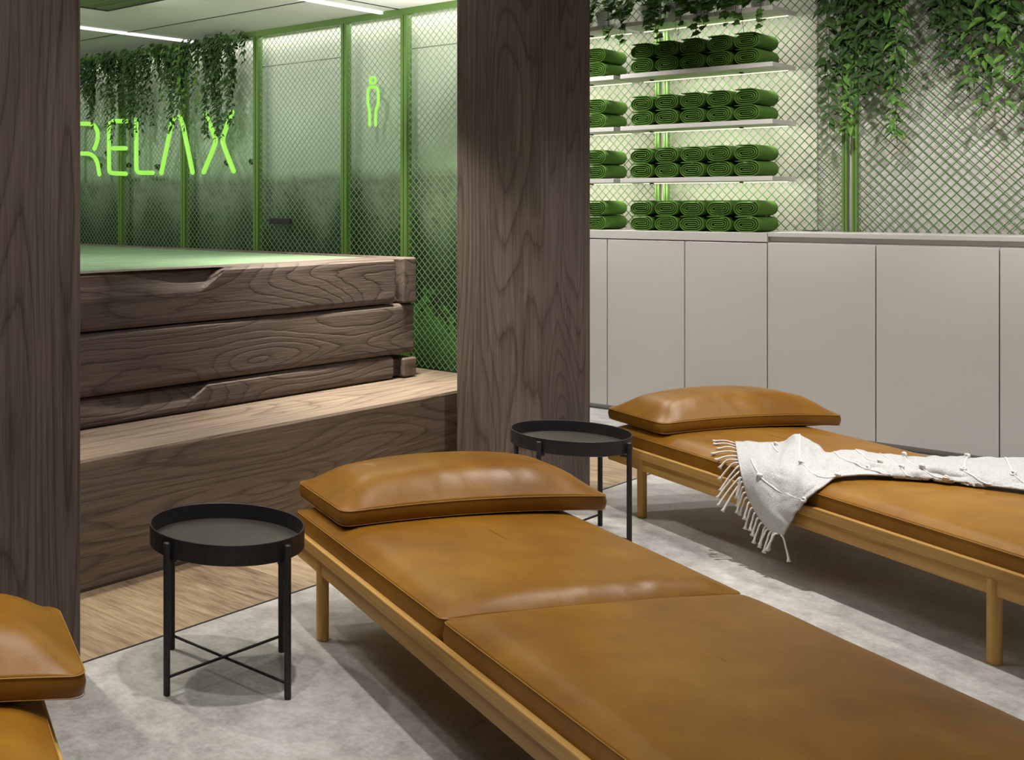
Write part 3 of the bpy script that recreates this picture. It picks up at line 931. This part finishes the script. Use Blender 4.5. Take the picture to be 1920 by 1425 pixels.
def cushion(x0, x1, y0, y1, zb, zs, crown, soft=.11, bulge=.006, r=.022, seed=0, wrinkle=.0, flex=None, power=2.0):
    mb = MB(); rings = []
    hw = min(x1-x0, y1-y0)/2
    seq = [(.006, zb), (.0, zb+.004), (-bulge*.6, zb+(zs-zb)*.3), (-bulge, zb+(zs-zb)*.6), (-.001, zs-.003)]
    ds = [0, .004, .010, .018, .028, .040, .054, .070, .09, .112, .14, .17]
    ds = [d for d in ds if d < hw*.88]
    k = ds[-1]
    while k+.035 < hw*.90:
        k += .035; ds.append(k)
    for d, z in seq: rings.append((d, z, 0))
    for d in ds:
        t = min(1, d/soft)
        g = 1-(1-t)**power
        rings.append((d, zs, g))
    m = None
    for d, z, g in rings:
        for (x, y) in rrect(x0, x1, y0, y1, r, d):
            zz = z
            if g > 0 or d >= 0 and z == zs:
                # overall crown over the width as well as the edge roll
                u = (x-x0)/(x1-x0)*2-1; v = (y-y0)/(y1-y0)*2-1
                gx = 1-(1-min(1, (min(x-x0, x1-x)+bulge)/soft))**power; gy = 1-(1-min(1, (min(y-y0, y1-y)+bulge)/soft))**power
                g = max(0, gx)*max(0, gy)
                big = (1-abs(u)**2.6)*(1-abs(v)**3.2*.55)
                zz = z + crown*(.50*g + .50*big*g)
                if wrinkle:
                    e = max(0, 1-(y-y0)/.13)
                    zz += wrinkle*g*e*noise.noise(Vector((x*34, seed*7.3, y*5)))*max(0, 1-abs(u)**6)
                zz += g*.003*noise.noise(Vector((x*5, y*5, seed*3.1)))
            if flex: zz += flex(x, y, zz)
            mb.v.append((x, y, zz))
        if m is None: m = len(mb.v)
    nr = len(rings)
    for i in range(nr-1):
        for q in range(m):
            mb.f.append((i*m+q, i*m+(q+1)%m, (i+1)*m+(q+1)%m, (i+1)*m+q))
    mb.f.append(tuple(reversed(range(m))))
    # close the middle with a centre fan
    c0 = (nr-1)*m
    cx = sum(mb.v[c0+q][0] for q in range(m))/m; cy = sum(mb.v[c0+q][1] for q in range(m))/m
    # ridge line instead of one centre: shrink the last ring to its long axis
    last = mb.v[c0:c0+m]
    ymin = min(p[1] for p in last); ymax = max(p[1] for p in last); xmin = min(p[0] for p in last); xmax = max(p[0] for p in last)
    n0 = len(mb.v)
    wide = (xmax-xmin) > (ymax-ymin)
    for p in last:
        if wide:
            h_ = (ymax-ymin)/2
            mb.v.append((min(max(p[0], xmin+h_), xmax-h_), cy, p[2]+.0006))
        else:
            h_ = (xmax-xmin)/2
            mb.v.append((cx, min(max(p[1], ymin+h_), ymax-h_), p[2]+.0006))
    for q in range(m):
        mb.f.append((c0+q, c0+(q+1)%m, n0+(q+1)%m, n0+q))
    return mb

def seam_line(x0, x1, y0, y1, z, r=.022, rad=.0016, flex=None):
    pts = rrect(x0, x1, y0, y1, r, -.0012)
    p3 = []
    for x, y in pts:
        zz = z
        if flex: zz += flex(x, y, z)
        p3.append((x, y, zz))
    return MB().tube(p3, rad, 5, closed=True)

def clean(o):
    bm = bmesh.new(); bm.from_mesh(o.data)
    bmesh.ops.remove_doubles(bm, verts=bm.verts, dist=.0004)
    bmesh.ops.recalc_face_normals(bm, faces=bm.faces)
    bm.to_mesh(o.data); bm.free()
    o.data.polygons.foreach_set('use_smooth', [True]*len(o.data.polygons))
    return o

def mattress_dent(x, y, z):
    return 0

def make_lounger(loc, lab):
    t = empty('daybed', loc, RZ, lab, 'daybed', 'row of leather daybeds')
    # two long side rails, two end rails: upper lip board standing proud of a lower apron
    for s_, xa, xb, xc, xd in ((-1, -.022, -.001, -.008, .022), (1, .854, .875, .831, .861)):
        mb = MB().box(xa, xb, YF-.02, YH+.006, .254, .292)
        o = mb.build('side_rail', M['oak'], t, bevel=.004)
        MB().box(xc, xd, YF, YH-.012, .203, .2545).build('apron', M['oak'], o, bevel=.002)
    for y0, y1 in ((YH, YH+.021), (YF-.041, YF-.020)):
        MB().box(-.022, .875, y0, y1, .252, .292).build('end_rail', M['oak'], t, bevel=.004)
    MB().box(.0, .853, YF-.01, YH, .236, .258).build('slat_base', M['oak'], t)
    for lx in (.002, .851):
        for ly in (0, -1.616):
            mb = MB().tube([(lx,ly,0),(lx,ly,.006),(lx,ly,.256)], .0195, 20, radii=[.0175,.0195,.0195])
            mb.build('leg', M['oak_leg'], t, smooth=False)
    def fl(x, y, z):   # the pillow presses the head cushion down a little
        if z < .35: return 0
        return 0
    m1 = clean(cushion(XL, XR, YM+.002, YH-.004, .2595, .340, .046, soft=.085, seed=1, wrinkle=.010).build('head_cushion', M['leather'], t))
    seam_line(XL, XR, YM+.002, YH-.004, .3395).build('piping', M['stitch'], m1, smooth=True)
    m2 = clean(cushion(XL, XR, YF, YM-.003, .2595, .338, .040, soft=.07, seed=2, wrinkle=.0).build('foot_cushion', M['leather'], t))
    seam_line(XL, XR, YF, YM-.003, .3375).build('piping', M['stitch'], m2, smooth=True)
    return t

def make_pillow(loc, lab, kx=0):
    """box-edged leather headrest, arched lengthways"""
    t = empty('headrest_pillow', loc, RZ, lab, 'pillow', 'leather headrests on the daybeds')
    x0, x1, y0, y1 = .028+kx, .930+kx, -.105, .292
    def flex(x, y, z):
        u = (x-(x0+x1)/2)/((x1-x0)/2)
        return .016*(1-u*u)
    cu = clean(cushion(x0, x1, y0, y1, .3745, .421, .088, soft=.135, bulge=.004, r=.034, seed=9, wrinkle=.012, flex=flex, power=2.0).build('pillow_body', M['leather'], t))
    seam_line(x0, x1, y0, y1, .4205, r=.034, flex=flex).build('piping', M['stitch'], t, smooth=True)
    seam_line(x0, x1, y0, y1, .3765, r=.034, flex=flex, rad=.0009).build('piping', M['stitch'], t, smooth=True)
    return t
LO = [((.636, 2.314, 0), 'tan leather daybed at the bottom left corner of the photo'),
      ((2.756, 2.316, 0), 'tan leather daybed in the middle foreground'),
      ((4.876, 2.319, 0), 'tan leather daybed on the right with the white blanket on it')]
for (loc, lab), pl in zip(LO, ('arched tan leather headrest pillow at the bottom left corner', 'arched tan leather headrest pillow on the middle foreground daybed',
                               'arched tan leather headrest pillow on the daybed in front of the white cabinets')):
    make_lounger(loc, lab)
    make_pillow(loc, pl)

# ---------------------------------------------------------------- blanket
CP = [
[(0.174,-0.349,0.385),(0.030,-0.540,0.364),(-0.030,-0.631,0.331),(-0.035,-0.683,0.244),(-0.040,-0.774,0.173),(-0.045,-0.856,0.164)],
[(0.227,-0.396,0.390),(0.050,-0.603,0.377),(-0.012,-0.683,0.346),(-0.035,-0.742,0.288),(-0.045,-0.818,0.224),(-0.045,-0.881,0.209)],
[(0.311,-0.429,0.395),(0.122,-0.636,0.395),(0.030,-0.736,0.371),(-0.010,-0.802,0.326),(-0.040,-0.876,0.283),(-0.042,-0.912,0.260)],
[(0.317,-0.524,0.435),(0.213,-0.641,0.410),(0.118,-0.750,0.390),(0.016,-0.875,0.375),(-0.018,-0.925,0.345),(-0.035,-0.948,0.311)],
[(0.330,-0.597,0.420),(0.274,-0.665,0.400),(0.167,-0.788,0.392),(0.102,-0.867,0.382),(0.057,-0.920,0.370),(0.026,-0.960,0.355)],
[(0.348,-0.643,0.400),(0.287,-0.719,0.395),(0.222,-0.800,0.392),(0.175,-0.862,0.385),(0.130,-0.913,0.378),(0.116,-0.935,0.365)],
[(0.420,-0.681,0.413),(0.356,-0.753,0.405),(0.286,-0.832,0.400),(0.253,-0.876,0.390),(0.212,-0.924,0.382),(0.204,-0.939,0.367)],
[(0.520,-0.690,0.398),(0.450,-0.767,0.395),(0.339,-0.884,0.405),(0.303,-0.926,0.395),(0.277,-0.959,0.385),(0.268,-0.975,0.372)],
[(0.600,-0.723,0.385),(0.530,-0.796,0.384),(0.406,-0.920,0.400),(0.342,-0.990,0.405),(0.324,-1.008,0.390),(0.324,-1.012,0.375)],
[(0.700,-0.740,0.382),(0.620,-0.822,0.381),(0.440,-1.005,0.415),(0.410,-1.030,0.400),(0.392,-1.056,0.395),(0.390,-1.062,0.375)],
[(0.760,-0.797,0.393),(0.680,-0.877,0.389),(0.485,-1.065,0.420),(0.457,-1.093,0.405),(0.440,-1.116,0.395),(0.438,-1.122,0.375)],
[(0.800,-0.892,0.408),(0.720,-0.966,0.401),(0.580,-1.094,0.410),(0.509,-1.164,0.410),(0.490,-1.184,0.395),(0.488,-1.190,0.375)],
[(0.830,-1.010,0.428),(0.750,-1.077,0.416),(0.630,-1.180,0.420),(0.585,-1.215,0.405),(0.555,-1.242,0.395),(0.548,-1.250,0.375)],
[(0.830,-1.163,0.437),(0.750,-1.227,0.425),(0.670,-1.295,0.420),(0.630,-1.328,0.405),(0.590,-1.358,0.395),(0.578,-1.368,0.375)]]
def cat(p0, p1, p2, p3, t):
    return .5*((2*p1)+(p2-p0)*t+(2*p0-5*p1+4*p2-p3)*t*t+(3*p1-p0-3*p2+p3)*t*t*t)
def curve(pts, t):
    n = len(pts)-1; t = max(0, min(n-1e-6, t*n)); i = int(t); f = t-i
    g = lambda k: pts[max(0, min(n, k))]
    a, b, c, d = g(i-1), g(i), g(i+1), g(i+2)
    if i == 0: a = b*2-c
    if i+2 > n: d = c*2-b
    return cat(a, b, c, d, f)
CPV = [[Vector(p) for p in c] for c in CP]
def mat_top(x, y):
    """top of the daybed cushions below the blanket"""
    u = (x-.4265)/.4245
    if abs(u) > 1 or x < 0.0: return -1
    e = min(1, (.4245-abs(x-.4265))/.10); g = 1-(1-e)**2
    ed = min(1, abs(y-YM)/.09); g *= 1-(1-ed)**2
    return .343+.040*(.5*g+.5*(1-abs(u)**2.6)*g)
def cloth(u, v, lift=0):
    col = [curve(c, v) for c in CPV]
    p = curve(col, u)
    w = noise.noise(Vector((u*15, v*2.6+u*5, 1.3)))*.017 + noise.noise(Vector((u*30, v*7, 4.1)))*.008 + noise.noise(Vector((u*70, v*15, 2.2)))*.0025
    env = min(1, u/.12)
    p = p + Vector((-.35, -.45, .8))*w*(.35+.65*env)
    mt = mat_top(p.x, p.y)
    if p.z < mt+.008: p.z = mt+.008
    if p.x < -.024 and p.z > 0 and p.z < .31: p.x = min(p.x, -.030)
    return p
BL = LO[2][0]
bk = empty('blanket', BL, RZ, 'white woven throw with fringe lying crumpled across the right daybed', 'blanket')
mb = MB(); NU, NV = 150, 44
for i in range(NU+1):
    for j_ in range(NV+1): mb.v.append(tuple(cloth(i/NU, j_/NV)))
for i in range(NU):
    for j_ in range(NV):
        a = i*(NV+1)+j_; mb.f.append((a, a+1, a+NV+2, a+NV+1))
o = mb.build('cloth', M['blanket'], bk, smooth=True)
sm = o.modifiers.new('solid', 'SOLIDIFY'); sm.thickness = .006; sm.offset = 1
# cords with knots
def cord(path, ends=True):
    mb = MB(); pts = []
    n = 26
    for k in range(n+1):
        t = k/n*(len(path)-1); i = min(len(path)-2, int(t)); f = t-i
        u = path[i][0]+(path[i+1][0]-path[i][0])*f; v = path[i][1]+(path[i+1][1]-path[i][1])*f
        p = cloth(u, v)+Vector((-.30, -.45, .84))*.0085
        pts.append(p)
    mb.tube(pts, .0026, 7)
    mb.build('cord', M['cord'], bk, smooth=True)
    return pts
def knot(p, s=1.0, sd=0):
    kb = MB(); rk = random.Random(sd)
    for q in range(3):
        a = rk.uniform(0, PI)
        ring = [(p.x+s*.0065*math.cos(t*PI/5)*math.cos(a), p.y+s*.0065*math.sin(t*PI/5), p.z+.004+s*.0065*math.cos(t*PI/5)*math.sin(a)) for t in range(10)]
        kb.tube(ring, .0032*s, 6, closed=True)
    kb.build('knot', M['cord'], bk, smooth=True)
cords = [[(.235,0),(.232,.28),(.235,.42),(.30,.72),(.375,1.0)],
         [(.06,.20),(.075,.36),(.085,.46),(.17,.72),(.215,.98)],
         [(.13,.02),(.155,.16)],
         [(.40,.02),(.43,.35),(.49,.62),(.555,.95)],
         [(.47,.0),(.50,.33),(.535,.42)],
         [(.62,.05),(.66,.5),(.72,.98)],
         [(.545,.0),(.60,.55),(.62,.9)],
         [(.80,.02),(.78,.4),(.84,.9)],
         [(.885,.0),(.90,.42),(.96,.8)]]
knots = [(.235,.42),(.375,1.0),(.085,.46),(.215,.98),(.49,.62),(.535,.42),(.66,.5),(.60,.55),(.78,.4),(.90,.42),(.145,.05),(.72,.98),(.62,.02),(.80,.02)]
for c in cords: cord(c)
for i, (u, v) in enumerate(knots): knot(cloth(u, v)+Vector((-.30,-.45,.84))*.009, 1.15, i)
# tassels
NT = 27
rq = random.Random(3)
for k in range(NT):
    v = (k+.4)/NT
    p = cloth(0, v)
    if p.z > .325:      # lying over the cushion towards the headrest
        q = min(1, v*3.0)
        d = Vector((-.026-.034*q, .062-.034*q, -.004-.026*q)) + Vector((rq.uniform(-.010,.010), rq.uniform(-.010,.010), 0))
        pts = []
        for s_ in range(7):
            t = s_/6; pp = p + d*t*1.05
            if pp.x < .0: pp.z -= (0-pp.x)*1.2
            mt = mat_top(pp.x, pp.y)
            pp.z = max(pp.z, mt+.008) if mt > 0 else pp.z
            pts.append(pp + Vector((0,0,.006*math.sin(t*PI))))
    else:
        Lg = rq.uniform(.050, .074)
        side = Vector((-.010+rq.uniform(-.008,.004), .020+rq.uniform(-.018,.014), 0))
        if k == NT-1: side = Vector((.0, -.034, 0))
        pts = []
        for s_ in range(7):
            t = s_/6
            pts.append(p + side*t*(1.6-.6*t) + Vector((-.004, .0, -Lg*t + .010*math.sin(min(1, t*2)*PI))))
        for pp in pts: pp.x = min(pp.x, -.032)
    tb = MB()
    rad = [.0034,.0034,.0034,.0034,.0036,.0040,.0044]
    e = pts[-1]+(pts[-1]-pts[-2]).normalized()*.012
    tb.tube(pts+[pts[-1]+(pts[-1]-pts[-2]).normalized()*.002, e], .003, 7, radii=rad+[.0045,.0085])
    tb.build('tassel', M['cord'], bk, smooth=True)

# ---------------------------------------------------------------- lights
def area(name, loc, size, energy, col=(1,1,1), rot=(0,0,0), shape='DISK', size_y=None, spread=None):
    l = bpy.data.lights.new(name, 'AREA'); l.shape = shape; l.size = size
    if size_y: l.size_y = size_y
    l.energy = energy; l.color = col
    if spread: l.spread = spread
    o = bpy.data.objects.new(name, l); o.location = loc; o.rotation_euler = rot
    C.objects.link(o); return o
WARM = (1, .965, .925)
def aim(loc, tgt):
    d = Vector(tgt)-Vector(loc)
    return d.to_track_quat('-Z', 'Y').to_euler()
# recessed downlights of the lounge ceiling: x, y, power, beam
dn = [(.80,1.75,6,60), (2.5,1.95,7,75), (4.42,1.5,17,84), (5.9,2.0,7,90), (4.95,.0,10,80), (6.35,1.0,5,100), (6.4,2.75,10,100), (6.3,-.2,6,100),
      (.9,.6,5,100), (2.7,-.3,1,100), (4.0,-1.2,4,100), (6.9,.7,7,70), (6.72,3.85,26,100), (1.75,1.95,5,90), (3.3,2.2,2.5,90)]
for x, y, e, sp in dn:
    area('downlight', (x, y, ZC-.02), .08, e, WARM, spread=math.radians(sp))
# adjustable ceiling spots aimed at the mesh wall on the right
for p, q, e in (((5.7,.9,2.93), (7.8,1.75,1.70), 4.2), ((5.9,-.1,2.93), (7.8,1.0,1.70), 4.2), ((5.9,2.0,2.93), (7.8,2.5,1.75), 3)):
    area('wall_spot', p, .10, e, WARM, aim(p, q), spread=math.radians(50))
# downlights in the lowered ceiling over step and tub
for x, y in ((2.3,3.36),(2.9,3.36),(3.5,3.36),(4.1,3.36),(4.7,3.4)):
    area('downlight', (x, y, 2.41), .09, 14, (1,.935,.80), spread=math.radians(78))
for x, y in ((3.4,4.3),(4.2,3.95),(3.0,4.85)):
    area('downlight', (x, y, 2.41), .09, 10, (1,.97,.92), spread=math.radians(115))
# unseen lamps added to lighten the forest wall, and a strip behind the green rail
area('wall_washer', (5.262, 5.9, 2.40), .04, 7, (1,.97,.92), (0, math.radians(8), 0), 'RECTANGLE', 5.0)
for p, q, e in (((4.2,3.6,2.36), (5.3,3.9,1.8), 1.2), ((3.6,4.4,2.36), (5.3,4.7,1.8), 2), ((2.9,5.0,2.36), (5.3,5.5,1.8), 3), ((2.2,5.7,2.36), (5.3,6.4,1.8), 5)):
    area('wall_spot', p, .10, e, (1,.97,.92), aim(p, q), spread=math.radians(70))
area('ceiling_fill', (1.85, 3.20, 2.05), .10, 55, (1,.97,.96), (math.radians(180-45), 0, 0), 'RECTANGLE', .3)  # fill lamps added behind the pillars to brighten the lowered ceiling
area('ceiling_fill', (4.80, 3.20, 2.05), .10, 8, (1,.98,.95), (math.radians(180-25), 0, 0), 'RECTANGLE', .3)
# under-shelf strips light the wall behind
for nm, z in SH:
    for y0, y1 in ((2.70, 3.60), (3.68, 4.58)):
        area('shelf_light', (7.606, (y0+y1)/2, z-.039), .012, 3.2, (1,.98,.84), (0, math.radians(-25), 0), 'RECTANGLE', y1-y0)
area('shelf_light', (7.55, 3.6, 2.93), .02, 6, (1,.98,.93), (0, math.radians(-8), 0), 'RECTANGLE', 2.0)  # unseen lamp added above the top shelf to lighten the wall there
W = bpy.data.worlds.new('World'); S.world = W; W.use_nodes = True
W.node_tree.nodes['Background'].inputs[0].default_value = (1, .97, .95, 1)
W.node_tree.nodes['Background'].inputs[1].default_value = .14

# ---------------------------------------------------------------- camera
cd = bpy.data.cameras.new('Camera'); cam = bpy.data.objects.new('Camera', cd)
C.objects.link(cam); S.camera = cam
cam.location = (0, 0, 1.35)
cam.rotation_euler = (PI/2, 0, -math.atan2(.6562, .7545))
cd.sensor_width = 36; cd.sensor_fit = 'HORIZONTAL'
cd.lens = 2152/1920*36
cd.shift_x = (960-265)/1920
cd.shift_y = -(712.5-383)/1920
cd.clip_start = .05
S.view_settings.view_transform = 'Standard'
S.view_settings.look = 'None'
S.view_settings.exposure = 0
S.view_settings.gamma = 1
S.view_settings.use_curve_mapping = False
